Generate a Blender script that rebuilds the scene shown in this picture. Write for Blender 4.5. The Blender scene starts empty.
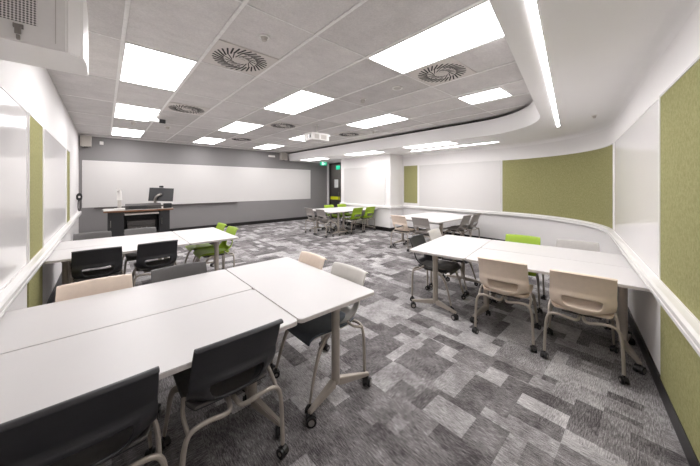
import bpy, bmesh, math, random
from mathutils import Vector, Matrix
random.seed(4)
PI = math.pi
COL = bpy.context.scene.collection
scn = bpy.context.scene

# ------------------------------------------------------------------ materials
def lin(c):
    return tuple((v/255/12.92 if v/255 <= .04045 else ((v/255+.055)/1.055)**2.4) for v in c) + (1,)

class NT:
    def __init__(s, m):
        m.use_nodes = True
        s.t = m.node_tree; s.n = s.t.nodes; s.l = s.t.links
        s.bsdf = s.n['Principled BSDF']
    def new(s, t, **k):
        n = s.n.new(t)
        for a, b in k.items(): setattr(n, a, b)
        return n
    def link(s, a, b): s.l.new(a, b)
    def math(s, op, a, b=None, clamp=False):
        n = s.new('ShaderNodeMath', operation=op); n.use_clamp = clamp
        for i, v in enumerate((a, b)):
            if v is None: continue
            if isinstance(v, (int, float)): n.inputs[i].default_value = v
            else: s.link(v, n.inputs[i])
        return n.outputs[0]
    def comb(s, x, y, z=0.0):
        n = s.new('ShaderNodeCombineXYZ')
        for i, v in enumerate((x, y, z)):
            if isinstance(v, (int, float)): n.inputs[i].default_value = v
            else: s.link(v, n.inputs[i])
        return n.outputs[0]
    def noise(s, vec, scale, detail=2, rough=.5):
        n = s.new('ShaderNodeTexNoise'); n.inputs['Scale'].default_value = scale
        n.inputs['Detail'].default_value = detail; n.inputs['Roughness'].default_value = rough
        s.link(vec, n.inputs['Vector']); return n.outputs[0]
    def white(s, vec):
        n = s.new('ShaderNodeTexWhiteNoise', noise_dimensions='3D'); s.link(vec, n.inputs['Vector']); return n.outputs['Value']
    def ramp(s, fac, stops, interp='LINEAR'):
        n = s.new('ShaderNodeValToRGB'); n.color_ramp.interpolation = interp
        e = n.color_ramp.elements
        while len(e) < len(stops): e.new(.5)
        for i, (p, c) in enumerate(stops): e[i].position = p; e[i].color = c
        s.link(fac, n.inputs[0]); return n.outputs[0]
    def bump(s, h, strength, dist=.01):
        n = s.new('ShaderNodeBump'); n.inputs['Strength'].default_value = strength; n.inputs['Distance'].default_value = dist
        s.link(h, n.inputs['Height']); s.link(n.outputs[0], s.bsdf.inputs['Normal'])

def mat(name, c, rough=.5, metal=0, spec=.5, coat=0, var=.06, scale=30, bump=0, bscale=300):
    """procedural material: base colour gently varied by noise"""
    m = bpy.data.materials.new(name); t = NT(m)
    tc = t.new('ShaderNodeTexCoord').outputs['Object']
    base = lin(c)
    nz = t.noise(tc, scale, 3)
    t.link(t.ramp(nz, [(.3, tuple(v*(1-var) for v in base[:3])+(1,)), (.7, tuple(min(1, v*(1+var)) for v in base[:3])+(1,))]), t.bsdf.inputs['Base Color'])
    t.bsdf.inputs['Roughness'].default_value = rough
    t.bsdf.inputs['Metallic'].default_value = metal
    t.bsdf.inputs['Specular IOR Level'].default_value = spec
    t.bsdf.inputs['Coat Weight'].default_value = coat
    t.bsdf.inputs['Coat Roughness'].default_value = .04
    if bump: t.bump(t.noise(tc, bscale, 3), bump, .002)
    return m

def emit(name, c, strength):
    m = bpy.data.materials.new(name); t = NT(m)
    t.bsdf.inputs['Base Color'].default_value = lin(c)
    t.bsdf.inputs['Emission Color'].default_value = lin(c)
    t.bsdf.inputs['Emission Strength'].default_value = strength
    return m

LIGHT = 11.0
M = dict(
    wall=mat('white wall paint', (234, 231, 230), .6, var=.01, scale=3),
    grey_wall=mat('grey wall paint', (134, 131, 131), .6, var=.015, scale=3),
    soffit=mat('white plaster soffit', (242, 240, 239), .7, var=.01, scale=2),
    gap_shade=mat('shadow gap', (45, 43, 42), .8),  # dark colour stands in for shade inside the recess
    trunk=mat('white trunking', (238, 236, 234), .25, var=.01),
    black_skirt=mat('black skirting', (30, 28, 28), .35),
    board=mat('white gloss board', (232, 229, 228), .12, spec=.25, var=.005, scale=2),
    board_matt=mat('white matt board', (212, 209, 207), .45, var=.005, scale=2),
    board_edge=mat('board edge', (226, 223, 221), .4),
    tray=mat('dark tray', (90, 84, 82), .4),
    laminate=mat('white laminate', (216, 213, 212), .4, var=.008, scale=6),
    edge=mat('grey table edge', (198, 192, 188), .45),
    metal=mat('champagne metal', (172, 163, 153), .38, metal=.35, var=.03),
    metal_dark=mat('dark grey metal', (84, 78, 74), .4, metal=.4),
    rubber=mat('black caster plastic', (28, 26, 26), .45),
    hub=mat('silver hub', (165, 160, 156), .35, metal=.5),
    p_black=mat('black chair plastic', (42, 42, 45), .38, var=.08, bump=.15),
    p_cream=mat('cream chair plastic', (238, 220, 203), .45, var=.03, bump=.1),
    p_grey=mat('light grey chair plastic', (186, 182, 178), .45, var=.03, bump=.1),
    p_mid=mat('stone grey chair plastic', (158, 152, 147), .45, var=.03, bump=.1),
    p_dark=mat('charcoal grey chair plastic', (92, 90, 89), .45, var=.04, bump=.1),
    p_white=mat('off white chair plastic', (214, 210, 204), .45, var=.03, bump=.1),
    p_green=mat('lime green chair plastic', (150, 180, 42), .42, var=.04, bump=.1),
    seat_blue=mat('slate seat pad', (84, 90, 98), .7, var=.08, bump=.3, bscale=600),
    seat_black=mat('black seat pad', (96, 93, 91), .7, var=.1, bump=.3, bscale=600),
    white_pl=mat('white plastic', (235, 232, 229), .35, var=.01),
    grey_pl=mat('warm grey plastic', (196, 190, 184), .4, var=.02),
    grille=mat('speaker grille', (180, 174, 166), .6, var=.05, scale=400),
    black=mat('matt black', (34, 34, 36), .5),
    dark=mat('dark grey plastic', (66, 62, 60), .5),
    brown=mat('brown timber edge', (122, 84, 58), .5, var=.2, scale=20),
    screen=mat('dark screen back', (48, 48, 50), .4),
    bar=mat('white ceiling grid bar', (242, 240, 238), .5),
    vent=mat('vent plate', (214, 208, 203), .5, var=.01),
    slot=mat('vent slot', (38, 36, 35), .7),
    chrome=mat('brushed steel', (150, 145, 140), .3, metal=.8),
    exitg=emit('exit sign green', (20, 165, 125), 1.0),
    exitw=emit('exit sign white', (240, 255, 250), 1.2),
    yellow=mat('yellow tape', (214, 220, 30), .5),
    paper=mat('paper', (225, 226, 224), .6),
    corridor=mat('corridor wall', (120, 112, 106), .7),
    glow=emit('light panel', (252, 250, 251), LIGHT),
    glow2=emit('strip light', (252, 250, 251), LIGHT*3.3),
    lens=mat('lens', (20, 20, 24), .08),
)

def fabric_green():
    m = bpy.data.materials.new('olive green felt'); t = NT(m)
    p = t.new('ShaderNodeNewGeometry').outputs['Position']
    a = t.noise(p, 45, 4, .7); b = t.noise(p, 400, 2, .6)
    f = t.math('ADD', t.math('MULTIPLY', a, .6), t.math('MULTIPLY', b, .4))
    t.link(t.ramp(f, [(.3, lin((132, 129, 86))), (.5, lin((152, 149, 105))), (.72, lin((174, 170, 128)))]), t.bsdf.inputs['Base Color'])
    t.bsdf.inputs['Roughness'].default_value = .95; t.bsdf.inputs['Specular IOR Level'].default_value = .1
    t.bump(b, .4, .003); return m
M['felt'] = fabric_green()

def carpet():
    m = bpy.data.materials.new('patchwork grey carpet tiles'); t = NT(m)
    p = t.new('ShaderNodeNewGeometry').outputs['Position']
    s = t.new('ShaderNodeSeparateXYZ'); t.link(p, s.inputs[0]); x, y = s.outputs[0], s.outputs[1]
    def cell(sx, sy, ox, oy, seed):
        cx = t.math('FLOOR', t.math('DIVIDE', t.math('ADD', x, ox), sx)); cy = t.math('FLOOR', t.math('DIVIDE', t.math('ADD', y, oy), sy))
        return t.white(t.comb(cx, cy, seed))
    a = cell(.54, .54, .11, .05, 1.3); b = cell(.27, .27, .11, .05, 7.1); c = cell(.27, .54, .24, .32, 3.7); d = cell(.54, .18, .33, .14, 9.9); e = cell(.135, .27, .05, .18, 5.2)
    # layered overlapping rectangles: later layers replace where their own mask is high
    def over(base, val, maskcell, thr):
        k = t.math('GREATER_THAN', maskcell, thr)
        mx = t.new('ShaderNodeMix'); t.link(k, mx.inputs[0]); t.link(base, mx.inputs[2]); t.link(val, mx.inputs[3]); return mx.outputs[0]
    v = over(a, b, cell(.27, .27, .11, .05, 21.0), .45)
    v = over(v, c, cell(.27, .54, .24, .32, 33.0), .62)
    v = over(v, d, cell(.54, .18, .33, .14, 41.0), .72)
    v = over(v, e, cell(.135, .27, .05, .18, 55.0), .8)
    # streaks, turned by tile
    s1 = t.noise(t.comb(t.math('MULTIPLY', x, 22), t.math('MULTIPLY', y, 170), 0.0), 1.0, 4, .7)
    s2 = t.noise(t.comb(t.math('MULTIPLY', x, 170), t.math('MULTIPLY', y, 22), 4.0), 1.0, 4, .7)
    k = t.math('GREATER_THAN', cell(.54, .54, .11, .05, 77.0), .5)
    mx = t.new('ShaderNodeMix'); t.link(k, mx.inputs[0]); t.link(s1, mx.inputs[2]); t.link(s2, mx.inputs[3])
    st = mx.outputs[0]
    big = t.noise(p, 5.0, 3, .6); fine = t.noise(p, 160, 2, .7)
    f = t.math('ADD', t.math('MULTIPLY', t.math('POWER', v, 1.5), .5), t.math('MULTIPLY', t.math('SUBTRACT', st, .5), 1.5))
    f = t.math('ADD', f, t.math('MULTIPLY', t.math('SUBTRACT', big, .5), .7))
    f = t.math('ADD', f, t.math('MULTIPLY', t.math('SUBTRACT', fine, .5), .55))
    f = t.math('ADD', f, .14)
    t.link(t.ramp(f, [(.0, lin((74, 70, 71))), (.35, lin((134, 130, 130))), (.7, lin((190, 187, 187))), (1, lin((232, 229, 228)))]), t.bsdf.inputs['Base Color'])
    t.bsdf.inputs['Roughness'].default_value = .95; t.bsdf.inputs['Specular IOR Level'].default_value = .15
    t.bump(fine, .5, .004); return m
M['carpet'] = carpet()

GX, GY, PX, PY = .13, 2.03, .64, 1.28      # ceiling grid origin and period
def tiles():
    m = bpy.data.materials.new('grey mineral ceiling tiles'); t = NT(m)
    p = t.new('ShaderNodeNewGeometry').outputs['Position']
    s = t.new('ShaderNodeSeparateXYZ'); t.link(p, s.inputs[0]); x, y = s.outputs[0], s.outputs[1]
    cx = t.math('FLOOR', t.math('DIVIDE', t.math('SUBTRACT', x, GX), PX)); cy = t.math('FLOOR', t.math('DIVIDE', t.math('SUBTRACT', y, GY), PY))
    w = t.white(t.comb(cx, cy, 2.0))
    sp = t.noise(p, 70, 4, .75); bl = t.noise(p, 3.5, 3, .6)
    f = t.math('ADD', t.math('MULTIPLY', w, .2), t.math('MULTIPLY', sp, .5)); f = t.math('ADD', f, t.math('MULTIPLY', bl, .3))
    t.link(t.ramp(f, [(.25, lin((186, 182, 180))), (.75, lin((236, 232, 230)))]), t.bsdf.inputs['Base Color'])
    t.bsdf.inputs['Roughness'].default_value = .85
    und = t.noise(t.comb(t.math('MULTIPLY', x, 1.1), t.math('MULTIPLY', y, 3.2), w), 1.6, 2, .5)
    h = t.math('ADD', t.math('MULTIPLY', und, 1.0), t.math('MULTIPLY', sp, .05))
    t.bump(h, .8, .09); return m
M['tiles'] = tiles()

def perf():
    m = bpy.data.materials.new('perforated grille'); t = NT(m)
    tc = t.new('ShaderNodeTexCoord').outputs['Object']
    sx = t.new('ShaderNodeSeparateXYZ'); t.link(tc, sx.inputs[0]); tc = t.comb(sx.outputs[0], sx.outputs[2])
    v = t.new('ShaderNodeTexVoronoi', voronoi_dimensions='2D'); v.inputs['Scale'].default_value = 85; v.inputs['Randomness'].default_value = 0
    t.link(tc, v.inputs['Vector'])
    t.link(t.ramp(v.outputs['Distance'], [(.30, lin((70, 66, 64))), (.40, lin((224, 220, 217)))]), t.bsdf.inputs['Base Color'])
    return m
M['perf'] = perf()

def glass():
    m = bpy.data.materials.new('clear glass'); t = NT(m)
    t.bsdf.inputs['Base Color'].default_value = (.9, .93, .92, 1)
    t.bsdf.inputs['Roughness'].default_value = .02; t.bsdf.inputs['Transmission Weight'].default_value = 1
    t.bsdf.inputs['IOR'].default_value = 1.05
    return m
M['glass'] = glass()

# ------------------------------------------------------------------ helpers
def mesh_from(bm, name, mats, smooth=False):
    me = bpy.data.meshes.new(name)
    bmesh.ops.recalc_face_normals(bm, faces=bm.faces)
    bm.to_mesh(me); bm.free()
    for m in (mats if isinstance(mats, (list, tuple)) else [mats]): me.materials.append(M[m])
    if smooth:
        for p in me.polygons: p.use_smooth = True
        try: me.set_sharp_from_angle(angle=math.radians(35))
        except Exception: pass
    return me

def obj(name, bm, m, parent=None, smooth=False):
    o = bpy.data.objects.new(name, mesh_from(bm, name, m, smooth)); COL.objects.link(o)
    if parent: o.parent = parent
    return o

def tag(o, label, cat, group=None):
    o['label'] = label; o['category'] = cat
    if group: o['group'] = group
    return o

def thing(name, label, cat, loc=(0, 0, 0), rz=0, group=None):
    o = bpy.data.objects.new(name, None); COL.objects.link(o); o.empty_display_size = .1
    o.location = loc; o.rotation_euler = (0, 0, rz)
    return tag(o, label, cat, group)

def struct(name, bm, m, smooth=False, parent=None):
    o = obj(name, bm, m, parent, smooth)
    if not parent: o['kind'] = 'structure'
    return o

def box(bm, x0, x1, y0, y1, z0, z1, bev=0, mi=0, rot=None):
    c = Vector(((x0+x1)/2, (y0+y1)/2, (z0+z1)/2))
    mt = Matrix.Translation(c) @ (rot.to_4x4() if rot else Matrix.Identity(4)) @ Matrix.Diagonal((x1-x0, y1-y0, z1-z0, 1))
    r = bmesh.ops.create_cube(bm, size=1, matrix=mt)
    fs = set(f for v in r['verts'] for f in v.link_faces)
    for f in fs: f.material_index = mi
    if bev:
        es = list(set(e for v in r['verts'] for e in v.link_edges))
        nr = bmesh.ops.bevel(bm, geom=es, offset=bev, segments=2, affect='EDGES', profile=.5)
        for f in nr['faces']: f.material_index = mi
    return bm

def B(*a, **k): return box(bmesh.new(), *a, **k)

def cyl(bm, c, axis, r, h, seg=16, mi=0, r2=None):
    q = Vector((0, 0, 1)).rotation_difference(Vector(axis).normalized())
    mt = Matrix.Translation(c) @ q.to_matrix().to_4x4()
    rr = bmesh.ops.create_cone(bm, cap_ends=True, segments=seg, radius1=r, radius2=r if r2 is None else r2, depth=h, matrix=mt)
    for f in set(f for v in rr['verts'] for f in v.link_faces): f.material_index = mi
    return bm

def spline(pts, n=6):
    P = [Vector(p) for p in pts]; out = []
    for i in range(len(P)-1):
        p0 = P[i-1] if i else P[0]*2-P[1]; p1, p2 = P[i], P[i+1]; p3 = P[i+2] if i+2 < len(P) else P[-1]*2-P[-2]
        for k in range(n):
            t = k/n
            out.append(.5*((2*p1)+(p2-p0)*t+(2*p0-5*p1+4*p2-p3)*t*t+(3*p1-p0-3*p2+p3)*t**3))
    out.append(P[-1]); return out

def tube(bm, pts, r, seg=10, n=6, r_end=None, flat=1.0):
    L = spline(pts, n) if n else [Vector(p) for p in pts]
    rings = []; up = Vector((0, 1, 0))
    for i, p in enumerate(L):
        d = (L[min(i+1, len(L)-1)]-L[max(i-1, 0)]).normalized()
        a = (up - d*up.dot(d))
        if a.length < .05: a = Vector((1, 0, 0)) - d*d.x
        a.normalize(); b = d.cross(a); up = a
        rr = r if r_end is None else r+(r_end-r)*i/(len(L)-1)
        rings.append([bm.verts.new(p+a*rr*math.cos(2*PI*k/seg)*flat+b*rr*math.sin(2*PI*k/seg)) for k in range(seg)])
    for A, C in zip(rings, rings[1:]):
        for k in range(seg): bm.faces.new((A[k], A[(k+1) % seg], C[(k+1) % seg], C[k]))
    bm.faces.new(rings[0]); bm.faces.new(rings[-1])
    return bm

def sweep(path, prof, closed_ends=True):
    """sweep profile [(n,z)] along 2-D path; n is measured to the left of travel"""
    bm = bmesh.new(); P = [Vector(p) for p in path]; rings = []
    for i, p in enumerate(P):
        ns = []
        if i: d = (P[i]-P[i-1]).normalized(); ns.append(Vector((-d.y, d.x)))
        if i < len(P)-1: d = (P[i+1]-P[i]).normalized(); ns.append(Vector((-d.y, d.x)))
        n = sum(ns, Vector((0, 0))).normalized(); k = 1/max(.3, n.dot(ns[0])); n = n*k
        rings.append([bm.verts.new((p.x+n.x*a, p.y+n.y*a, z)) for a, z in prof])
    m = len(prof)
    for A, C in zip(rings, rings[1:]):
        for k in range(m): bm.faces.new((A[k], A[(k+1) % m], C[(k+1) % m], C[k]))
    bm.faces.new(rings[0]); bm.faces.new(rings[-1])
    return bm
def slab(a, b, z0, z1): return [(a, z0), (b, z0), (b, z1), (a, z1)]

def bake(o, mods):
    for t, kw in mods:
        md = o.modifiers.new(t, t)
        for k, v in kw.items(): setattr(md, k, v)
    dg = bpy.context.evaluated_depsgraph_get()
    me = bpy.data.meshes.new_from_object(o.evaluated_get(dg)); o.modifiers.clear()
    o.data = me
    for p in me.polygons: p.use_smooth = True
    return o

def copy_tree(o, parent=None):
    c = o.copy(); COL.objects.link(c)
    if parent: c.parent = parent
    for ch in list(o.children): copy_tree(ch, c)
    return c

# ------------------------------------------------------------------ room
H = 2.85; SZ = 2.50; WT, WB = 2.12, .83
XL, YB, XF, XN = -.50, 10.2, 7.5, 6.83
UD = Vector((.9877, .1564)).normalized(); VD = Vector((-UD.y, UD.x))
W0 = Vector((2.28, -.15))
YT = 2.55
k = (VD.x*(XF-W0.x) + VD.y*(YT-W0.y)); R = k/(1+VD.x)
CC = Vector((XF-R, YT)); T0 = CC - VD*R
a0 = math.atan2(-VD.y, -VD.x)
def arc(f0=0., f1=1., n=24):
    return [(CC.x+R*math.cos(a0+(0-a0)*(f0+(f1-f0)*i/n)), CC.y+R*math.sin(a0+(0-a0)*(f0+(f1-f0)*i/n))) for i in range(n+1)]
def rw(x): return (x, W0.y+(x-W0.x)*UD.y/UD.x)     # point on right wall line
R0 = rw(XL)

pal = [R0, *arc(), (XF, 5.65), (XN, 5.65), (XN, 8.1), (7.8, 8.1), (7.8, YB), (XL, YB)]
bm = bmesh.new()
fl = [bm.verts.new((x, y, 0)) for x, y in pal]; bm.faces.new(fl)
g = bmesh.ops.extrude_face_region(bm, geom=bm.faces[:])
for v in g['geom']:
    if isinstance(v, bmesh.types.BMVert): v.co.z -= .1
struct('floor', bm, 'carpet')
struct('ceiling', B(XL-.1, 7.95, -.75, YB+.1, H, H+.1), 'tiles')
wp = lambda z1=2.85: slab(-.1, 0, 0, z1)
struct('wall_right', sweep([rw(XL-.1), tuple(T0)], wp()), 'wall')
struct('wall_curved', sweep(arc()+[(XF, 5.75)], wp()), 'wall', smooth=True)
struct('wall_nib', B(XN, XF+.1, 5.65, 8.1, 0, H), 'wall')
struct('wall_alcove', sweep([(7.8, 8.0), (7.8, 9.2)], wp()), 'wall')
struct('wall_back', sweep([(7.9, YB), (XL-.1, YB)], wp()), 'grey_wall')
struct('wall_left', sweep([(XL, YB), (XL, R0[1]-.1)], wp()), 'wall')
sk = slab(0, .012, 0, .12)
struct('baseboard_right', sweep([R0, *arc(), (XF, 5.65), (XN, 5.65), (XN, 8.1)], sk), 'black_skirt')
struct('baseboard_back', sweep([(7.8, YB), (XL, YB)], sk), 'black_skirt')
struct('baseboard_left', sweep([(XL, YB-.012), (XL, R0[1]+.05)], sk), 'black_skirt')

# power trunking rail
def rail(d=.07, a=.738, b=.822):
    m = (a+b)/2
    return [(0, a), (d*.8, a), (d, a+.015), (d, m-.006), (d-.006, m-.004), (d-.006, m+.004), (d, m+.006), (d, b-.012), (d*.8, b), (0, b)]
struct('trim_1', sweep([(XL, 9.9), (XL, R0[1]+.1)], rail()), 'trunk')
struct('trim_2', sweep([rw(XL+.1), *arc(), (XF, 5.65), (XN, 5.65), (XN, 8.1)], rail()), 'trunk')

# soffit ring, fascia and dark strip painting the shade of the gap
def fascia_path(off=0., bx=5.69, rad=1.25, y_end=YB):
    # line parallel to the right wall, arc, then straight to the back wall; off moves it outwards (towards the walls)
    L0 = Vector((2.13, .77)) - VD*off; X = bx+off; r = rad+off
    yc_num = r + VD.x*0
    # centre (X-r, yc): distance to line = r
    cx = X-r; yc = (r - VD.x*(cx-L0.x))/VD.y + L0.y
    t0 = Vector((cx, yc)) - VD*r
    xs = XL; st = (xs, L0.y+(xs-L0.x)*UD.y/UD.x)
    pts = [st]
    for i in range(21):
        a = a0+(0-a0)*i/20; pts.append((cx+r*math.cos(a), yc+r*math.sin(a)))
    pts.append((X, y_end)); return pts
fp_top = fascia_path(0); fp_bot = fascia_path(.08)
bm = bmesh.new()
ra = [bm.verts.new((x, y, 2.79)) for x, y in fp_top]; rb = [bm.verts.new((x, y, SZ)) for x, y in fp_bot]
rc = [bm.verts.new((x, y, 2.79)) for x, y in fascia_path(.05)]; rd = [bm.verts.new((x, y, SZ+.02)) for x, y in fascia_path(.12)]
for A, Bv in ((ra, rb), (rc, ra), (rd, rc), (rb, rd)):
    for i in range(len(A)-1): bm.faces.new((A[i], A[i+1], Bv[i+1], Bv[i]))
struct('trim_3', bm, 'soffit', smooth=True)
bm = bmesh.new()
out = [R0, *arc(), (XF, 5.65), (XF, 8.1), (7.8, 8.1), (7.8, YB)]
vs = [bm.verts.new((x, y, SZ)) for x, y in out] + [bm.verts.new((x, y, SZ)) for x, y in reversed(fp_bot)]
bm.faces.new(vs)
g = bmesh.ops.extrude_face_region(bm, geom=bm.faces[:])
for v in g['geom']:
    if isinstance(v, bmesh.types.BMVert): v.co.z += .02
bmesh.ops.triangulate(bm, faces=bm.faces[:])
struct('ceiling_soffit', bm, 'soffit')
struct('trim_4', sweep(fascia_path(.16), slab(0, .02, SZ+.03, H-.002)), 'gap_shade')  # blackish strip behind the fascia, shade of the gap put in as colour
# cove where the soffit meets the walls
cv = [(0, SZ)] + [(.07-.07*math.sin(a), SZ-.07+.07*math.cos(a)) for a in [i*PI/12 for i in range(7)]]
cv = [(0, SZ), (.07, SZ)] + [(.07-.07*math.sin(i*PI/12), SZ-.07+.07*math.cos(i*PI/12)) for i in range(1, 6)] + [(0, SZ-.07)]
struct('trim_5', sweep([rw(XL+.05), *arc(), (XF, 5.64)], cv), 'soffit', smooth=True)
struct('trim_6', sweep([(5.6, YB), (XL, YB)], slab(0, .05, H-.03, H-.001)), 'bar')

# ceiling grid bars
bm = bmesh.new()
def inside(x, y):
    fx = 5.69
    yl = .77+(x-2.13)*UD.y/UD.x
    if x > 4.5: # within the rounded corner
        c = Vector((5.69-1.25, 0)); c.y = (1.25-VD.x*(c.x-2.13))/VD.y+.77
        if y < c.y and (Vector((x, y))-c).length > 1.25: return False
    return y > yl and x < fx
i = 0; x = GX
while x < 5.69:
    y0 = .35
    while not inside(x, y0) and y0 < 9: y0 += .02
    box(bm, x-.014, x+.014, y0, YB, H-.010, H-.001); x += PX
y = GY-PY
while y < YB:
    x0 = XL
    while not inside(x0, y) and x0 < 5.6: x0 += .02
    x1 = 5.69
    while not inside(x1, y) and x1 > x0: x1 -= .02
    if x1 > x0+.1: box(bm, x0, x1, y-.006, y+.006, H-.006, H-.001)
    y += PY
struct('trim_7', bm, 'bar')

# glazed door in the alcove
d = bpy.data.objects.new('door_1', None); COL.objects.link(d); d['kind'] = 'structure'; d.location = (7.8, 9.65, 0)
def local(bm, o):
    bmesh.ops.translate(bm, verts=bm.verts, vec=-Vector(o)); return bm
o8 = (7.8, 9.65, 0)
obj('jamb', local(B(7.74, 7.88, 10.09, 10.195, 0, SZ), o8), 'wall', d)
bm = B(7.78, 7.84, 10.0, 10.088, 0, SZ-.005); box(bm, 7.78, 7.84, 9.205, 9.29, 0, SZ-.005); box(bm, 7.78, 7.84, 9.292, 9.998, SZ-.075, SZ-.006); box(bm, 7.78, 7.84, 9.292, 9.998, .005, .09)
obj('door_frame', local(bm, o8), 'dark', d)
obj('glass', local(B(7.805, 7.815, 9.292, 9.998, .091, SZ-.076), o8), 'glass', d)
obj('safety_strip', local(B(7.797, 7.804, 9.30, 9.99, .84, .98), o8), 'yellow', d)
obj('door_handle', local(tube(bmesh.new(), [(7.77, 9.34, .8), (7.74, 9.34, .82), (7.74, 9.34, 1.15), (7.77, 9.34, 1.17)], .01), o8), 'chrome', d, True)
tag(obj('notice', B(7.798, 7.804, 9.45, 9.72, 1.38, 1.75), 'paper'), 'white paper notice fixed to the glass door by the exit sign', 'notice')
struct('wall_corridor', B(9.6, 9.7, 8.6, 13, 0, 2.7), 'corridor')
struct('floor_corridor', B(7.9, 9.7, 8.6, 13, -.1, 0), 'carpet')
struct('ceiling_corridor', B(7.95, 9.7, 8.6, 13, 2.7, 2.75), 'corridor')
t = thing('exit_sign', 'green lit exit sign in the corridor behind the glass door', 'sign', (9.0, 10.85, 2.3))
obj('sign_body', B(-.02, .02, -.2, .2, 0, .2, bev=.004), 'exitg', t)
obj('hanger', B(-.005, .005, -.01, .01, .2, .399), 'chrome', t)

t = thing('light_panel', 'added unseen light brightening the corridor beyond the glass door', 'ceiling light', (8.9, 11.3, 2.7))  # extra lamp, out of view, added to lift the dim corridor
obj('diffuser', B(-.15, .15, -.6, .6, -.012, -.002), 'glow', t)
# ------------------------------------------------------------------ boards and felt panels
def panel(name, label, cat, path, z0=WB, z1=WT, face='board', group=None, th=.012, frame=True):
    mid = path[len(path)//2]
    t = thing(name, label, cat, (mid[0], mid[1], z0), 0, group)
    f = obj('panel_face' if face == 'felt' else 'writing_surface', local(sweep(path, slab(.001, th, z0, z1)), (mid[0], mid[1], z0)), face, t, smooth=len(path) > 3)
    if frame:
        bm = sweep(path, slab(.001, th+.004, z1+.0005, z1+.014)); me = bpy.data.meshes.new('x'); bm.to_mesh(me); bm.free()
        b2 = sweep(path, slab(.001, th+.004, z0-.009, z0-.0005)); b2.from_mesh(me)
        for e, q in ((0, 1), (-1, -2)):
            p = Vector(path[e]); dd = (Vector(path[q])-p).normalized()*-.012
            a = [tuple(p), tuple(p+dd)]
            if e == 0: a = a[::-1]
            b3 = sweep(a, slab(.001, th+.004, z0-.009, z1+.014)); m3 = bpy.data.meshes.new('y'); b3.to_mesh(m3); b3.free(); b2.from_mesh(m3)
        obj('frame', local(b2, (mid[0], mid[1], z0)), 'board_edge' if face != 'felt' else 'trunk', t)
    return t
def LW(y0, y1): return [(XL, y1), (XL, (y0+y1)/2), (XL, y0)]
def FW(x, y0, y1): return [(x, y0), (x, (y0+y1)/2), (x, y1)]
def RW(x0, x1): return [rw(x0), rw((x0+x1)/2), rw(x1)]
panel('whiteboard', 'gloss whiteboard at the very left edge, nearest on the left wall', 'whiteboard', LW(.4, 3.56))
panel('felt_panel', 'wider olive felt strip on left wall between two gloss whiteboards', 'wall panel', LW(3.66, 4.37), face='felt')
panel('felt_panel', 'olive felt strip under the left wall rail near front tables', 'wall panel', LW(3.66, 4.37), .13, .74, 'felt', frame=False)
panel('whiteboard', 'gloss whiteboard on left wall between the two olive felt strips', 'whiteboard', LW(4.42, 6.78))
panel('felt_panel', 'narrow olive felt strip on left wall close to the grey wall', 'wall panel', LW(6.92, 7.48), face='felt')
panel('whiteboard', 'long matt whiteboard across the grey back wall behind the lectern', 'whiteboard', [(6.8, YB), (3.2, YB), (-.42, YB)], .9, 2.15, 'board_matt')
tag(obj('pen_tray', B(-.2, 3.6, YB-.07, YB-.002, .855, .885, bev=.004), 'tray'), 'thin dark pen tray under the long back wall whiteboard', 'tray')
panel('whiteboard', 'whiteboard on the projecting white wall behind the far green chairs', 'whiteboard', FW(XN, 5.85, 7.9), face='board_matt')
panel('felt_panel', 'small olive felt panel beside the white wall corner, far right', 'wall panel', FW(XF, 5.07, 5.6), .91, 2.13, 'felt')
panel('whiteboard', 'white board between the small olive panel and the curved olive panel', 'whiteboard', FW(XF, 2.6, 5.0), face='board_matt')
panel('felt_panel', 'large curved olive felt panel wrapping the far right corner', 'wall panel', [tuple(p) for p in arc(0.015, 1)], .83, 2.12, 'felt')
panel('whiteboard', 'gloss whiteboard on right wall between curved and nearest olive panels', 'whiteboard', RW(2.955, 5.5))
panel('felt_panel', 'olive felt panel above the rail at the right photo edge', 'wall panel', RW(1.7, 2.93), face='felt')
panel('felt_panel', 'olive felt panel below the rail at lower right', 'wall panel', RW(1.7, 2.93), .13, .74, 'felt', frame=False)

# ------------------------------------------------------------------ ceiling lights
def light(name, label, x0, x1, y0, y1, z, group, rot=None):
    cx, cy = (x0+x1)/2, (y0+y1)/2; w, l = (x1-x0)/2, (y1-y0)/2
    t = thing(name, label, 'ceiling light', (cx, cy, z), rot or 0, group)
    bm = bmesh.new()
    f = .014
    for a in ((-w, w, -l, -l+f), (-w, w, l-f, l), (-w, -w+f, -l+f, l-f), (w-f, w, -l+f, l-f)): box(bm, *a, -.014, -.002)
    obj('frame', bm, 'bar', t)
    obj('diffuser', B(-w+f+.0005, w-f-.0005, -l+f+.0005, l-f-.0005, -.010, -.003), 'glow', t)
    return t
G1 = 'light panels in the tiled ceiling'
def cellx(k): return GX+PX*k+.012, GX+PX*(k+1)-.012
rows = [(.77, 2.02), (3.31, 4.57), (5.87, 7.13), (8.43, 9.67)]
names = {
 (0, 1): 'large light panel at upper left beside the white wall projector',
 (0, 2): 'light panel second in the left row, below the largest left panel',
 (0, 3): 'light panel of the left row closest to the grey wall',
 (3, 0): 'largest light panel at top centre, beside the round vent',
 (3, 1): 'light panel in ceiling middle, near the round swirl vent',
 (3, 2): 'light panel of the middle row, third from the camera',
 (3, 3): 'light panel of the middle row nearest the grey wall',
 (6, 1): 'light panel to the right of the hanging projector',
 (6, 2): 'light panel just behind the small hanging projector',
 (6, 3): 'light panel of the right row nearest the grey wall'}
for (kx, ky), lab in names.items():
    x0, x1 = cellx(kx); light('light_panel', lab, x0, x1, *rows[ky], H, G1)
light('light_panel', 'short light panel near the rounded bulkhead corner', GX+PX*6+.07, GX+PX*6+.57, 1.40, 2.02, H, G1)
G2 = 'light panels in the lowered white soffit'
light('light_panel', 'soffit light panel above the olive panel and beige far chair', 5.79, 6.29, 3.1, 4.4, SZ, G2)
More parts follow.
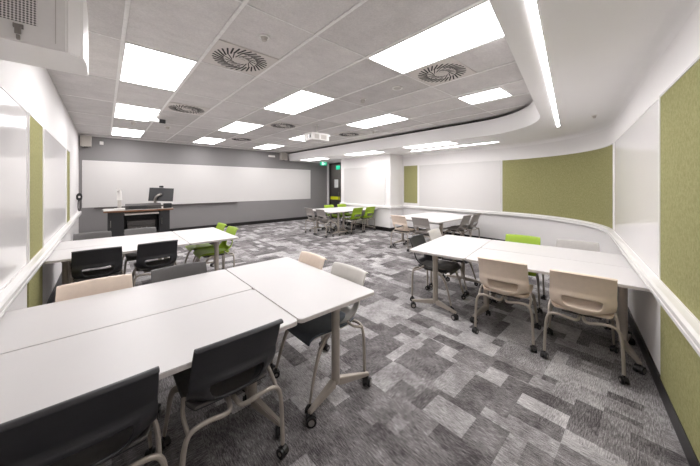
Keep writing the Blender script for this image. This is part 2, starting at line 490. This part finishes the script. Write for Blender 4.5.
light('light_panel', 'soffit light panel above the projecting white wall', 5.79, 6.29, 5.4, 6.75, SZ, G2)
light('light_panel', 'soffit light panel nearest the green exit sign', 5.79, 6.29, 8.1, 9.4, SZ, G2)
def strip(lab, p, ang, L):
    t = thing('strip_light', lab, 'strip light', (p[0], p[1], SZ), ang, 'linear strip lights in the soffit')
    obj('housing', B(-L/2-.01, L/2+.01, -.024, -.0175, -.006, -.001), 'bar', t)
    obj('diffuser', B(-L/2, L/2, -.017, .017, -.005, -.001), 'glow2', t)
ang = math.atan2(UD.y, UD.x)
strip('long strip light running along the soffit at upper right', (3.0, .642), ang, 5.53)
strip('thin strip light parallel to the far white wall', (6.78, 3.6), PI/2, 2.4)

# ------------------------------------------------------------------ vents, detectors
def vent(lab, x, y):
    t = thing('swirl_vent', lab, 'air vent', (x, y, H), 0, 'round swirl vents in the ceiling')
    obj('plate', B(-.305, .305, -.29, .29, -.012, -.002, bev=.003), 'vent', t)
    bm = bmesh.new()
    for ring, (r0, r1, n, sk, w) in enumerate(((.165, .272, 30, .55, .014), (.085, .155, 15, .75, .010))):
        for i in range(n):
            a = 2*PI*i/n
            p0 = Vector((r0*math.cos(a), r0*math.sin(a))); p1 = Vector((r1*math.cos(a+sk*(r1-r0)/r0), r1*math.sin(a+sk*(r1-r0)/r0)))
            dd = (p1-p0).normalized(); nn = Vector((-dd.y, dd.x))*w*.5*(1.15 if ring == 0 else 1)
            q = [p0-nn, p1-nn, p1+nn, p0+nn]
            lo = [bm.verts.new((v.x, v.y, -.0150)) for v in q]; hi = [bm.verts.new((v.x, v.y, -.0122)) for v in q]
            bm.faces.new(lo); bm.faces.new(hi)
            for j in range(4): bm.faces.new((lo[j], lo[(j+1) % 4], hi[(j+1) % 4], hi[j]))
    obj('slots', bm, 'slot', t)
    obj('hub', cyl(bmesh.new(), (0, 0, -.016), (0, 0, 1), .05, .007, 24), 'vent', t)
cx = lambda k: GX+PX*(k+.5)
vent('round swirl vent at upper left of centre, between two light panels', cx(1), 2.97)
vent('round swirl vent beside the largest light panel at upper right', cx(4), 1.70)
vent('round swirl vent above the left end of the back whiteboard', cx(1), 5.52)
vent('round swirl vent between middle light panel and hanging projector', cx(4), 5.60)
vent('round swirl vent right of the hanging projector near the bulkhead', cx(7)-.1, 5.40)
vent('tiny round swirl vent close to the grey back wall', cx(4), 8.10)
def detector(name, lab, x, y, z, r=.05, h=.04, cat='detector'):
    t = thing(name, lab, cat, (x, y, z), 0)
    obj('base', cyl(bmesh.new(), (0, 0, -.008), (0, 0, 1), r, .012, 24), 'white_pl', t, True)
    obj('head', cyl(bmesh.new(), (0, 0, -.014-h/2), (0, 0, 1), r*.45, h, 20, r2=r*.7), 'grey_pl', t, True)
detector('sprinkler', 'small sprinkler head right beside the upper left swirl vent', 1.08, 2.36, H, .045, .03, 'sprinkler')
detector('smoke_detector', 'round white disc detector under the largest light panel', 3.02, 2.37, H, .075, .01)
detector('smoke_detector', 'small white ceiling detector left of the round disc detector', 3.02, 3.05, H, .05, .05)
detector('sprinkler', 'small white ceiling sprinkler near light panel above lectern', .47, 7.45, H, .06, .05, 'sprinkler')
detector('smoke_detector', 'small white detector between left and middle light rows', 1.09, 7.5, H, .06, .05)
detector('smoke_detector', 'small detector on tiles close to the bulkhead shadow gap', 5.03, 4.7, H, .045, .04)
detector('sprinkler', 'small sprinkler in the white soffit near the strip light end', 5.2, .56, SZ, .035, .03, 'sprinkler')

# ------------------------------------------------------------------ projectors, speakers and wall fittings
t = thing('wall_projector', 'large white projector housing with mesh grille at top left corner', 'projector', (XL, 2.04, 2.19))
w = .425
bm = bmesh.new()
pr = [(0, 0), (w-.07, 0), (w-.012, .05), (w, .12), (w, .37), (0, .37)]
lo = [bm.verts.new((x+.001, y, 0)) for x, y in pr]; hi = [bm.verts.new((x+.001, y, .36)) for x, y in pr]
bm.faces.new(lo); bm.faces.new(hi)
for i in range(len(pr)): bm.faces.new((lo[i], lo[(i+1) % 6], hi[(i+1) % 6], hi[i]))
bmesh.ops.bevel(bm, geom=bm.edges[:], offset=.006, segments=2, affect='EDGES')
obj('body', bm, 'white_pl', t)
obj('grille', B(.05, .255, -.006, -.0005, .095, .33), 'perf', t)
bm = B(.178, .212, -.012, -.0005, .062, .082, bev=.002); box(bm, .184, .206, -.02, -.0125, .03, .07, bev=.003); box(bm, .189, .201, -.016, -.0005, .006, .028, bev=.002)
obj('latch', bm, 'chrome', t)
obj('panel_seam', B(.315, .318, -.002, -.0003, .03, .35), 'grey_pl', t)
obj('mount', B(.05, .2, .1, .3, .361, .655), 'white_pl', t)

t = thing('ceiling_projector', 'small white projector hanging from the ceiling near the bulkhead', 'projector', (3.57, 4.92, 2.49))
obj('body', B(-.23, .23, 0, .34, 0, .165, bev=.012), 'white_pl', t)
bm = B(-.17, -.05, -.004, .001, .03, .125, bev=.001); box(bm, .0, .15, -.004, .001, .03, .125, bev=.001)
obj('vent_panel', bm, 'grey_pl', t)
obj('lens', cyl(bmesh.new(), (-.24, .1, .08), (1, 0, 0), .035, .03, 20), 'lens', t, True)
bm = cyl(bmesh.new(), (0, .16, .26), (0, 0, 1), .015, .2, 12); cyl(bm, (0, .16, .36), (0, 0, 1), .05, .015, 20)
obj('ceiling_pole', bm, 'white_pl', t, True)

t = thing('ceiling_camera', 'small white and black camera under the left ceiling light', 'camera', (.75, 6.45, 2.75))
obj('arm', B(-.012, .012, -.012, .012, .03, .098), 'white_pl', t)
obj('body', B(-.13, .05, -.05, .05, -.03, .03, bev=.01), 'white_pl', t)
obj('lens', cyl(bmesh.new(), (.1, 0, 0), (1, 0, 0), .04, .1, 16), 'black', t, True)

def speaker(lab, x, z, w=.14):
    t = thing('wall_speaker', lab, 'speaker', (x, YB, z), 0)
    obj('cabinet', B(-w, w, -.16, -.002, 0, .29, bev=.008), 'grey_pl', t)
    obj('grille', B(-w+.018, w-.018, -.166, -.1605, .018, .272, bev=.002), 'grille', t)
    obj('bracket', B(-.04, .04, -.14, -.06, -.02, -.001), 'dark', t)
speaker('square beige speaker on grey wall in the left ceiling corner', -.36, 2.52, .11)
speaker('square beige speaker on grey wall at the end of the bulkhead', 5.46, 2.52)
tag(obj('wall_sensor', B(-.09, -.01, YB-.04, YB-.002, 2.61, 2.70, bev=.006), 'white_pl'), 'small square white sensor on grey wall beside the left speaker', 'sensor')
tag(obj('wall_sensor', B(4.83, 5.10, YB-.06, YB-.002, 2.61, 2.68, bev=.008), 'white_pl'), 'small wide white sensor on grey wall beside the bulkhead speaker', 'sensor')

t = thing('exit_sign', 'green exit sign with white running figure under soffit by glass door', 'sign', (7.02, 9.5, 2.34), math.radians(8))
obj('sign_body', B(-.19, .19, -.015, .015, 0, .15, bev=.003), 'exitg', t)
bm = B(-.10, -.01, -.019, -.0155, .02, .13)
obj('doorway_symbol', bm, 'exitw', t)
bm = cyl(bmesh.new(), (-.052, -.021, .108), (0, 1, 0), .011, .003, 12)
tube(bm, [(-.055, -.021, .09), (-.06, -.021, .065)], .008, 6, 0)
tube(bm, [(-.06, -.021, .065), (-.045, -.021, .045), (-.055, -.021, .025)], .005, 6, 0)
tube(bm, [(-.06, -.021, .065), (-.075, -.021, .05), (-.09, -.021, .045)], .005, 6, 0)
tube(bm, [(-.055, -.021, .088), (-.035, -.021, .078)], .004, 6, 0)
obj('running_figure', bm, 'exitg', t)
bm = tube(bmesh.new(), [(.14, -.018, .075), (.04, -.018, .075)], .006, 6, 0); tube(bm, [(.07, -.018, .105), (.04, -.018, .075), (.07, -.018, .045)], .006, 6, 0)
obj('arrow', bm, 'exitw', t)
obj('hanger', B(-.01, .01, -.008, .008, .151, .16), 'chrome', t)

t = thing('wall_device', 'round black wall device with hanging looped strap near left corner', 'device', (XL, 9.35, 1.2))
bm = B(.001, .07, -.022, .03, -.05, .06, bev=.006)
obj('bracket', bm, 'black', t)
bm = bmesh.new(); ring = [(.17+0.0*i, .0, 0) for i in range(1)]
pts = [(.055+.035*math.cos(2*PI*i/20), -.045, .01+.075*math.sin(2*PI*i/20)) for i in range(21)]
tube(bm, pts, .020, 8, 0)
obj('ring', bm, 'black', t, True)
obj('disc', cyl(bmesh.new(), (.055, -.045, .01), (0, 1, 0), .024, .02, 20), 'white_pl', t, True)
bm = tube(bmesh.new(), [(.035, -.01, -.05), (.03, -.01, -.25), (.05, -.01, -.33), (.075, -.01, -.25), (.065, -.01, -.05)], .009, 8)
obj('strap', bm, 'dark', t, True)

# ------------------------------------------------------------------ chair
def make_caster(parent, loc, rad=.026, big=False, rz=0):
    bm = bmesh.new()
    cyl(bm, (0, 0, rad*2.25), (0, 0, 1), .009, rad*.9, 10)
    # hood: half disc over the wheels
    n = 8; w = rad*.34; pr = [(rad*1.12*math.cos(PI*.05+PI*.9*i/n), rad*1.12*math.sin(PI*.05+PI*.9*i/n)) for i in range(n+1)]
    A = [bm.verts.new((-w, y, rad+z)) for y, z in pr]; C = [bm.verts.new((w, y, rad+z)) for y, z in pr]
    bm.faces.new(A); bm.faces.new(C)
    for i in range(n): bm.faces.new((A[i], A[i+1], C[i+1], C[i]))
    bm.faces.new((A[n], A[0], C[0], C[n]))
    c = obj('caster', bm, 'rubber', parent); c.location = loc; c.rotation_euler = (0, 0, rz)
    for s in (-1, 1):
        bm = cyl(bmesh.new(), (s*rad*.62, 0, rad), (1, 0, 0), rad, rad*.5, 20)
        cyl(bm, (s*(rad*.88), 0, rad), (1, 0, 0), rad*(.62 if big else .4), rad*.06, 16, mi=1)
        obj('wheel', bm, ['rubber', 'hub'], c, True)
    return c

def grid_surface(rows, cols, fn, skip=lambda i, j: False):
    bm = bmesh.new(); V = [[bm.verts.new(fn(i, j)) for j in range(cols)] for i in range(rows)]
    for i in range(rows-1):
        for j in range(cols-1):
            if not skip(i, j): bm.faces.new((V[i][j], V[i][j+1], V[i+1][j+1], V[i+1][j]))
    for v in [v for v in bm.verts if not v.link_faces]: bm.verts.remove(v)
    return bm

def lerp_table(tab, z):
    for a, b in zip(tab, tab[1:]):
        if z <= b[0]:
            t = (z-a[0])/(b[0]-a[0]); return [p+(q-p)*t for p, q in zip(a[1:], b[1:])]
    return list(tab[-1][1:])

# z, y at the middle, half width, forward wrap of the sides
BACK = [(.430, -.180, .176, .125), (.462, -.228, .199, .112), (.500, -.262, .208, .076), (.586, -.283, .211, .048), (.622, -.265, .207, .030), (.65, -.274, .206, .026), (.73, -.301, .206, .019), (.788, -.318, .204, .016), (.80, -.324, .203, .015)]
CS = [-1, -.97, -.82, -.66, -.5, -.25, 0, .25, .5, .66, .82, .97, 1]
def back_fn(i, j):
    z, y, hw, wr = BACK[i]; s = CS[j]
    # slot edges lean inwards towards the bottom
    if i == 2 and abs(s) == .66: s = math.copysign(.56, s)
    if i == 2 and abs(s) == .5: s = math.copysign(.42, s)
    dz = 0
    if i >= 7: dz = -.006*s*s
    if i <= 1: dz = (.03-.015*i)*abs(s)**2
    x = s*hw; yy = y+wr*abs(s)**2.5
    return (x, yy, z+dz)
def back_rows():
    pts = []
    return pts
def make_chair(body, seat, label, name='stacking_chair'):
    t = thing(name, label, 'chair')
    bm = grid_surface(len(BACK), len(CS), back_fn, lambda i, j: i == 2 and 3 <= j <= 8)
    # rolled lip along the top edge
    bm.verts.ensure_lookup_table()
    top = sorted([v for v in bm.verts if v.co.z > .7935-.001 and v.co.y < 0 and abs(v.co.z-(.80-.006*(v.co.x/.202)**2)) < 1e-3], key=lambda v: v.co.x)
    lip = [bm.verts.new(v.co+Vector((0, -.022, .001))) for v in top]
    lip2 = [bm.verts.new(v.co+Vector((0, -.025, -.012))) for v in top]
    for i in range(len(top)-1):
        bm.faces.new((top[i], top[i+1], lip[i+1], lip[i])); bm.faces.new((lip[i], lip[i+1], lip2[i+1], lip2[i]))
    bmesh.ops.recalc_face_normals(bm, faces=bm.faces)
    cl = bm.edges.layers.float.new('crease_edge')
    for e in bm.edges:
        if len(e.link_faces) == 1: e[cl] = .7
        zs = sorted(v.co.z for v in e.verts)
        if .60 < zs[0] and zs[1] < .635: e[cl] = .6
    o = obj('backrest', bm, body, t)
    bake(o, [('SOLIDIFY', dict(thickness=.011, offset=0)), ('SUBSURF', dict(levels=1, render_levels=1))])
    ys = [-.205, -.19, -.13, -.03, .08, .16, .205, .225, .222]; zs = [.462, .452, .445, .443, .447, .455, .450, .430, .410]
    ss = [-1, -.93, -.75, -.4, 0, .4, .75, .93, 1]
    def sf(i, j):
        s = ss[j]; hw = .180 if i < 2 else (.212 if i < 6 else .200)
        dz = .020*abs(s)**4 if 1 < i < 6 else .005*abs(s)**4
        return (s*hw, ys[i], zs[i]+dz)
    o = obj('seat', grid_surface(9, 9, sf), seat, t)
    bake(o, [('SOLIDIFY', dict(thickness=.016, offset=0)), ('SUBSURF', dict(levels=1, render_levels=1))])
    # under-seat shell in body colour
    def uf(i, j):
        x, y, z = sf(i, j); return (x*.985, y*.97, z-.016)
    o = obj('seat_shell', grid_surface(7, 9, uf), body, t)
    bake(o, [('SOLIDIFY', dict(thickness=.008, offset=0)), ('SUBSURF', dict(levels=1, render_levels=1))])
    bm = B(-.13, .13, -.14, .15, .400, .414, bev=.004)
    obj('seat_bracket', bm, 'dark', t)
    for s in (-1, 1):
        p = [(s*.245, -.25, .068), (s*.241, -.252, .20), (s*.232, -.252, .33), (s*.212, -.252, .392), (s*.170, -.250, .410), (s*.11, -.244, .404), (s*.06, -.235, .390), (s*.025, -.215, .386), (s*.012, -.15, .400)]
        obj('rear_leg', tube(bmesh.new(), p, .0115, 10, 5), 'metal', t, True)
        p = [(s*.150, .03, .408), (s*.195, .10, .398), (s*.213, .155, .345), (s*.222, .20, .23), (s*.235, .245, .068)]
        obj('front_leg', tube(bmesh.new(), p, .023, 10, 5, r_end=.010, flat=.8), 'metal', t, True)
        obj('side_strut', tube(bmesh.new(), [(s*.205, -.11, .475), (s*.218, -.16, .43), (s*.212, -.245, .39)], .010, 8, 4, flat=1.0), 'metal', t, True)
        make_caster(t, (s*.245, -.25, 0), rz=.3*s)
        make_caster(t, (s*.235, .245, 0), rz=-.4*s)
    return t

protos = {}
def chair(kind, pos, face, label, group=None):
    """pos = point on the floor under the middle of the top of the back; face = direction looked at by a sitter"""
    body, seat = {'black': ('p_black', 'seat_black'), 'cream': ('p_cream', 'p_cream'), 'white': ('p_white', 'seat_blue'), 'grey': ('p_grey', 'p_grey'),
                  'mid': ('p_mid', 'p_mid'), 'dark': ('p_dark', 'p_dark'), 'green': ('p_green', 'p_green')}[kind]
    if kind not in protos: o = protos[kind] = make_chair(body, seat, label)
    else: o = copy_tree(protos[kind])
    f = Vector(face).normalized(); a = math.atan2(-f.x, f.y)
    p = Vector(pos)+f*.328
    o.location = (p.x, p.y, 0); o.rotation_euler = (0, 0, a); tag(o, label, 'chair', group)
    return o
def UV(u, v): p = UD*u+VD*v; return (p.x, p.y)

# ------------------------------------------------------------------ table
TZ = .715; TL, TW = 1.31, .65
def rounded(bm, hx, hy, r, z0, z1, mi=0):
    pts = []
    for cx_, cy_, a in ((hx-r, hy-r, 0), (-hx+r, hy-r, PI/2), (-hx+r, -hy+r, PI), (hx-r, -hy+r, 3*PI/2)):
        for i in range(5): pts.append((cx_+r*math.cos(a+i*PI/8), cy_+r*math.sin(a+i*PI/8)))
    lo = [bm.verts.new((x, y, z0)) for x, y in pts]; hi = [bm.verts.new((x, y, z1)) for x, y in pts]
    fs = [bm.faces.new(lo), bm.faces.new(hi)]
    for i in range(len(pts)): fs.append(bm.faces.new((lo[i], lo[(i+1) % len(pts)], hi[(i+1) % len(pts)], hi[i])))
    for f in fs: f.material_index = mi
def make_table(label):
    t = thing('flip_top_table', label, 'table')
    bm = bmesh.new(); rounded(bm, TL/2-.002, TW/2-.002, .028, TZ-.004, TZ)
    obj('tabletop', bm, 'laminate', t)
    bm = bmesh.new(); rounded(bm, TL/2, TW/2, .03, TZ-.024, TZ-.0045)
    obj('edge_band', bm, 'edge', t)
    obj('crossbeam', B(-TL/2+.13, TL/2-.13, -.025, .025, TZ-.085, TZ-.045, bev=.004), 'metal_dark', t)
    for s in (-1, 1):
        x = s*(TL/2-.125); OY = .042
        l = obj('leg', cyl(bmesh.new(), (0, 0, .385), (0, 0, 1), .029, .55, 20), 'metal', t, True); l.location = (x, OY, 0)
        c = obj('collar', cyl(bmesh.new(), (0, 0, .64), (0, 0, 1), .033, .06, 20), 'metal', l, True)
        obj('top_bracket', B(-.035, .035, -.235, .165, TZ-.042, TZ-.0245, bev=.003), 'metal_dark', l)
        for q in (-1, 1):
            # tapered foot arm
            bm = bmesh.new()
            dx = s*.065
            for a, b_ in (((0, q*.02), (dx, q*.265)),):
                p0 = Vector((a[0], a[1])); p1 = Vector((b_[0], b_[1])); dd = (p1-p0).normalized(); nn = Vector((-dd.y, dd.x))
                q0 = [(p0-nn*.026, .092), (p0+nn*.026, .092), (p0+nn*.022, .142), (p0-nn*.022, .142)]
                q1 = [(p1-nn*.015, .073), (p1+nn*.015, .073), (p1+nn*.013, .095), (p1-nn*.013, .095)]
                A = [bm.verts.new((v.x, v.y, z)) for v, z in q0]; C = [bm.verts.new((v.x, v.y, z)) for v, z in q1]
                bm.faces.new(A); bm.faces.new(C)
                for i in range(4): bm.faces.new((A[i], A[(i+1) % 4], C[(i+1) % 4], C[i]))
                bmesh.ops.bevel(bm, geom=bm.edges[:], offset=.004, segments=2, affect='EDGES')
            f = obj('foot', bm, 'metal', l, True)
            c = make_caster(t, (x+dx, OY+q*.25, 0), .031, True, rz=.5*q)
    return t
tp = None
def table(center, d, label, group, k=1.0):
    global tp
    if tp is None: o = tp = make_table(label)
    else: o = copy_tree(tp)
    o.scale = (k, 1, 1); o.location = (center[0], center[1], 0); o.rotation_euler = (0, 0, math.atan2(d[1], d[0])); tag(o, label, 'table', group)
GT = 'white flip-top tables'
def group_xy(x0, y0, labs):
    """end table along Y at the right, two long tables along X on its left (mirror=False)"""
    table((x0, y0+TL/2), (0, 1), labs[0], GT)
# group A front left
def setup(xe, ye, side, labs):
    # end table from (xe,ye), side -1: others to the left, +1: to the right
    table((xe+TW/2, ye+TL/2), (0, -1), labs[0], GT)
    k = 1.045 if xe > 5 else 1
    cx_ = xe-.005-TL/2 if side < 0 else xe+TW+.005+TL/2*k
    table((cx_, ye+TW/2), (1, 0), labs[1], GT, k); table((cx_, ye+TW+.007+TW/2), (1, 0), labs[2], GT, k)
setup(.845, 1.372, -1, ['white end table set crosswise in the front left table group', 'large white table in the bottom left foreground, nearest the camera', 'white table behind the foreground table, in front of beige chair'])
setup(.86, 4.16, -1, ['white end table beside green chairs in the second left group', 'white table behind two black chairs in second left group', 'white table against left wall nearest the lectern'])
setup(5.17, 3.0, 1, ['white end table in front of beige and grey far chairs', 'white table by far right wall with two grey chairs before it', 'white table along the far white wall, rearmost of its group'])
setup(4.82, 6.15, 1, ['white end table between grey and green chairs in the farthest group', 'white table behind the near pair of green far chairs', 'white table in front of green chairs beside the glass door'])
u0, v0 = 3.03, .884
for (u, v, d, lab) in ((u0+TL/2, v0+TW/2, UD, 'white end table in the middle right with visible castor foot'),
                       (u0+TW/2, v0-.004-TL/2*1.045, -VD, 'white table directly in front of the two beige chairs'),
                       (u0+TW+.006+TW/2, v0-.004-TL/2*1.045, -VD, 'white table against right wall in front of green chair back')):
    table(UV(u, v), d, lab, GT, 1.0 if d is UD else 1.045)

# ------------------------------------------------------------------ chairs
GC = 'stacking chairs around the tables'
chair('black', (.49, 1.295), (0, 1), 'black chair in foreground with its whole frame and castors visible', GC)
chair('black', (-.045, 1.27), (0, 1), 'black chair cut off by the bottom left photo corner', GC)
chair('cream', (-.04, 2.765), (0, -1), 'beige chair back behind front left tables, alone at the left', GC)
chair('dark', (.49, 2.765), (0, -1), 'charcoal grey chair back between front and second left tables', GC)
chair('white', (1.575, 1.74), (-1, 0), 'off-white chair with slate seat tucked under front crosswise table', GC)
chair('cream', (1.575, 2.29), (-1, 0), 'beige chair beside the off-white one at front crosswise table', GC)
chair('cream', UV(2.866, .507), UD, 'whole beige chair left of the two beige ones on the right', GC)
chair('cream', UV(2.823, -.066), UD, 'beige chair closest to the right wall, on bent tube legs', GC)
chair('green', UV(4.45, .52), -UD, 'single lime green chair back behind the right tables', GC)
chair('grey', UV(4.46, -.06), -UD, 'light grey chair back against curved wall behind right tables', GC)
chair('black', UV(3.50, 1.675), -VD, 'black chair at the left end of the right table group', GC)
chair('white', UV(4.12, 1.675), -VD, 'off-white chair behind the black chair of right table group', GC)
chair('cream', (5.0, 3.93), (1, 0), 'small beige chair at the far group below olive panel', GC)
chair('mid', (5.02, 3.36), (1, 0), 'stone grey chair beside the small beige far chair', GC)
chair('mid', (6.30, 2.87), (0, 1), 'stone grey chair left of two by far right wall', GC)
chair('mid', (6.82, 2.87), (0, 1), 'stone grey chair closest to far wall, right of its twin', GC)
chair('mid', (4.62, 7.05), (1, 0), 'grey chair leftmost in the farthest group by back wall', GC)
chair('mid', (4.60, 6.44), (1, 0), 'grey chair second from left in the farthest group', GC)
chair('green', (5.83, 6.06), (0, 1), 'green chair facing away in farthest group, left of the pair', GC)
chair('green', (6.39, 6.06), (0, 1), 'green chair facing away in farthest group, next to white wall', GC)
chair('green', (5.85, 7.62), (0, -1), 'green chair back behind farthest tables, left of the two', GC)
chair('green', (6.43, 7.62), (0, -1), 'green chair back behind farthest tables, nearest the glass door', GC)
chair('black', (-.05, 4.075), (0, 1), 'black chair at second left tables, nearest the left wall', GC)
chair('black', (.50, 4.075), (0, 1), 'black chair at second left tables, nearer the green chairs', GC)
chair('dark', (-.12, 5.56), (0, -1), 'charcoal chair back before the lectern, nearest the left wall', GC)
chair('dark', (.44, 5.56), (0, -1), 'charcoal chair back in front of the lectern centre', GC)
chair('green', (1.60, 4.66), (-1, 0), 'nearer green chair at the second left end table', GC)
chair('green', (1.60, 5.22), (-1, 0), 'farther green chair at the second left end table', GC)

# ------------------------------------------------------------------ lectern
LX0, LX1, LY, LZ = .01, 1.28, 8.15, .925
t = thing('lectern', 'wide black teaching lectern with brown-edged top before the whiteboard', 'lectern', (LX0, LY, 0))
Wd = LX1-LX0
obj('worktop', B(-.02, Wd+.02, -.06, .66, LZ-.012, LZ, bev=.003), 'grey_pl', t)
obj('edge_band', B(-.02, Wd+.02, -.065, .66, LZ-.045, LZ-.0125, bev=.003), 'brown', t)
for x0, x1 in ((.05, .33), (1.0, Wd-.05)):
    c = obj('cabinet', B(x0, x1, 0, .6, .04, LZ-.046), 'black', t)
    obj('door', B(x0+.01, x1-.01, -.012, -.001, .06, LZ-.06, bev=.003), 'black', c)
    obj('handle', tube(bmesh.new(), [(x0+.05, -.013, .55), (x0+.05, -.03, .56), (x0+.05, -.03, .68), (x0+.05, -.013, .69)], .005, 8), 'chrome', c, True)
obj('back_panel', B(.331, .999, .3, .32, .04, LZ-.046), 'black', t)
obj('shelf', B(.331, .999, .02, .299, .35, .37), 'black', t)
bm = bmesh.new(); box(bm, .34, .99, -.06, .12, LZ-.10, LZ-.08, rot=Matrix.Rotation(math.radians(14), 3, 'X'))
obj('keyboard_tray', bm, 'grey_pl', t)
bm = B(.40, .93, .08, .28, .375, .44, bev=.004); box(bm, .40, .93, .08, .28, .45, .52, bev=.004); box(bm, .40, .93, .10, .28, .53, .65, bev=.004)
obj('equipment_rack', bm, 'dark', t)
bm = B(.43, .45, .073, .079, .40, .42)
for i in range(3): box(bm, .55+.1*i, .57+.1*i, .073, .079, .48, .49)
obj('indicator', bm, 'chrome', t)

t = thing('control_console', 'dark sloped console box on the lectern top beside the monitor', 'console', (.37, 8.10, LZ))
bm = bmesh.new()
pr = [(0, 0), (.20, 0), (.20, .13), (.15, .13), (0, .09)]
A = [bm.verts.new((0, y, z)) for y, z in pr]; C = [bm.verts.new((.68, y, z)) for y, z in pr]
bm.faces.new(A); bm.faces.new(C)
for i in range(5): bm.faces.new((A[i], A[(i+1) % 5], C[(i+1) % 5], C[i]))
obj('case', bm, 'dark', t)
obj('touch_screen', B(.05, .4, -.003, -.0005, .02, .08), 'screen', t)

t = thing('monitor', 'black monitor turned away on a chrome arm atop the lectern', 'monitor', (1.09, 8.42, LZ), math.radians(-14))
rt = Matrix.Rotation(math.radians(-12), 3, 'X') @ Matrix.Rotation(math.radians(3), 3, 'Y')
bm = bmesh.new(); box(bm, -.26, .26, -.012, .012, .16, .50, bev=.005, rot=rt)
o = obj('screen_panel', bm, 'screen', t)
bm = bmesh.new(); box(bm, -.245, .245, .0125, .0145, .175, .485, rot=rt)
obj('display_face', bm, 'lens', t)
obj('webcam', B(-.045, .045, -.02, .02, .507, .555, bev=.008), 'black', t)
bm = tube(bmesh.new(), [(0, -.03, .34), (-.03, -.09, .33), (-.10, -.12, .27), (-.12, -.09, .16), (-.12, -.06, .035)], .030, 10)
obj('arm', bm, 'chrome', t, True)
bm = cyl(bmesh.new(), (-.12, -.06, .012), (0, 0, 1), .06, .02, 20)
obj('base', bm, 'grey_pl', t, True)
tag(obj('equipment_box', B(1.10, 1.27, 8.11, 8.21, LZ, LZ+.12, bev=.012), 'black'), 'small black box on the lectern under the monitor', 'equipment')

t = thing('document_camera', 'white document camera standing upright on the lectern left end', 'camera', (.27, 8.35, LZ))
obj('base', B(-.1, .1, -.08, .1, 0, .03, bev=.01), 'white_pl', t)
obj('column', tube(bmesh.new(), [(0, .05, .03), (0, .05, .24)], .036, 12, 0), 'grey_pl', t, True)
obj('head', tube(bmesh.new(), [(0, .05, .22), (0, .045, .34), (-.01, .01, .44), (-.03, -.05, .47)], .052, 14, 6, r_end=.035), 'white_pl', t, True)
for i, (dx, dy, a) in enumerate(((.05, .10, .2), (.03, .30, -.3))):
    bm = B(-.105, .105, -.075, .075, 0, .004+.002*i)
    o = obj('paper_sheet', bm, 'paper'); o.location = (LX0+dx+.04, LY+dy, LZ+.0002+i*.0045); o.rotation_euler = (0, 0, a)
    tag(o, ['loose white paper at the outer left edge of lectern top', 'white paper stacked partly on another on the lectern top'][i], 'paper')

# ------------------------------------------------------------------ world, camera
w = bpy.data.worlds.new('World'); scn.world = w; w.use_nodes = True
w.node_tree.nodes['Background'].inputs[0].default_value = (.8, .85, .9, 1); w.node_tree.nodes['Background'].inputs[1].default_value = .15
cam = bpy.data.cameras.new('Camera'); co = bpy.data.objects.new('Camera', cam); COL.objects.link(co)
co.location = (0, 0, 1.5); co.rotation_euler = (PI/2, 0, -math.radians(42.02))
cam.sensor_width = 36; cam.lens = 273/700*36; cam.shift_y = -48/700; cam.clip_start = .02
scn.camera = co
scn.view_settings.view_transform = 'Standard'; scn.view_settings.look = 'None'
scn.view_settings.gamma = 1; scn.view_settings.exposure = .2; scn.view_settings.use_curve_mapping = False
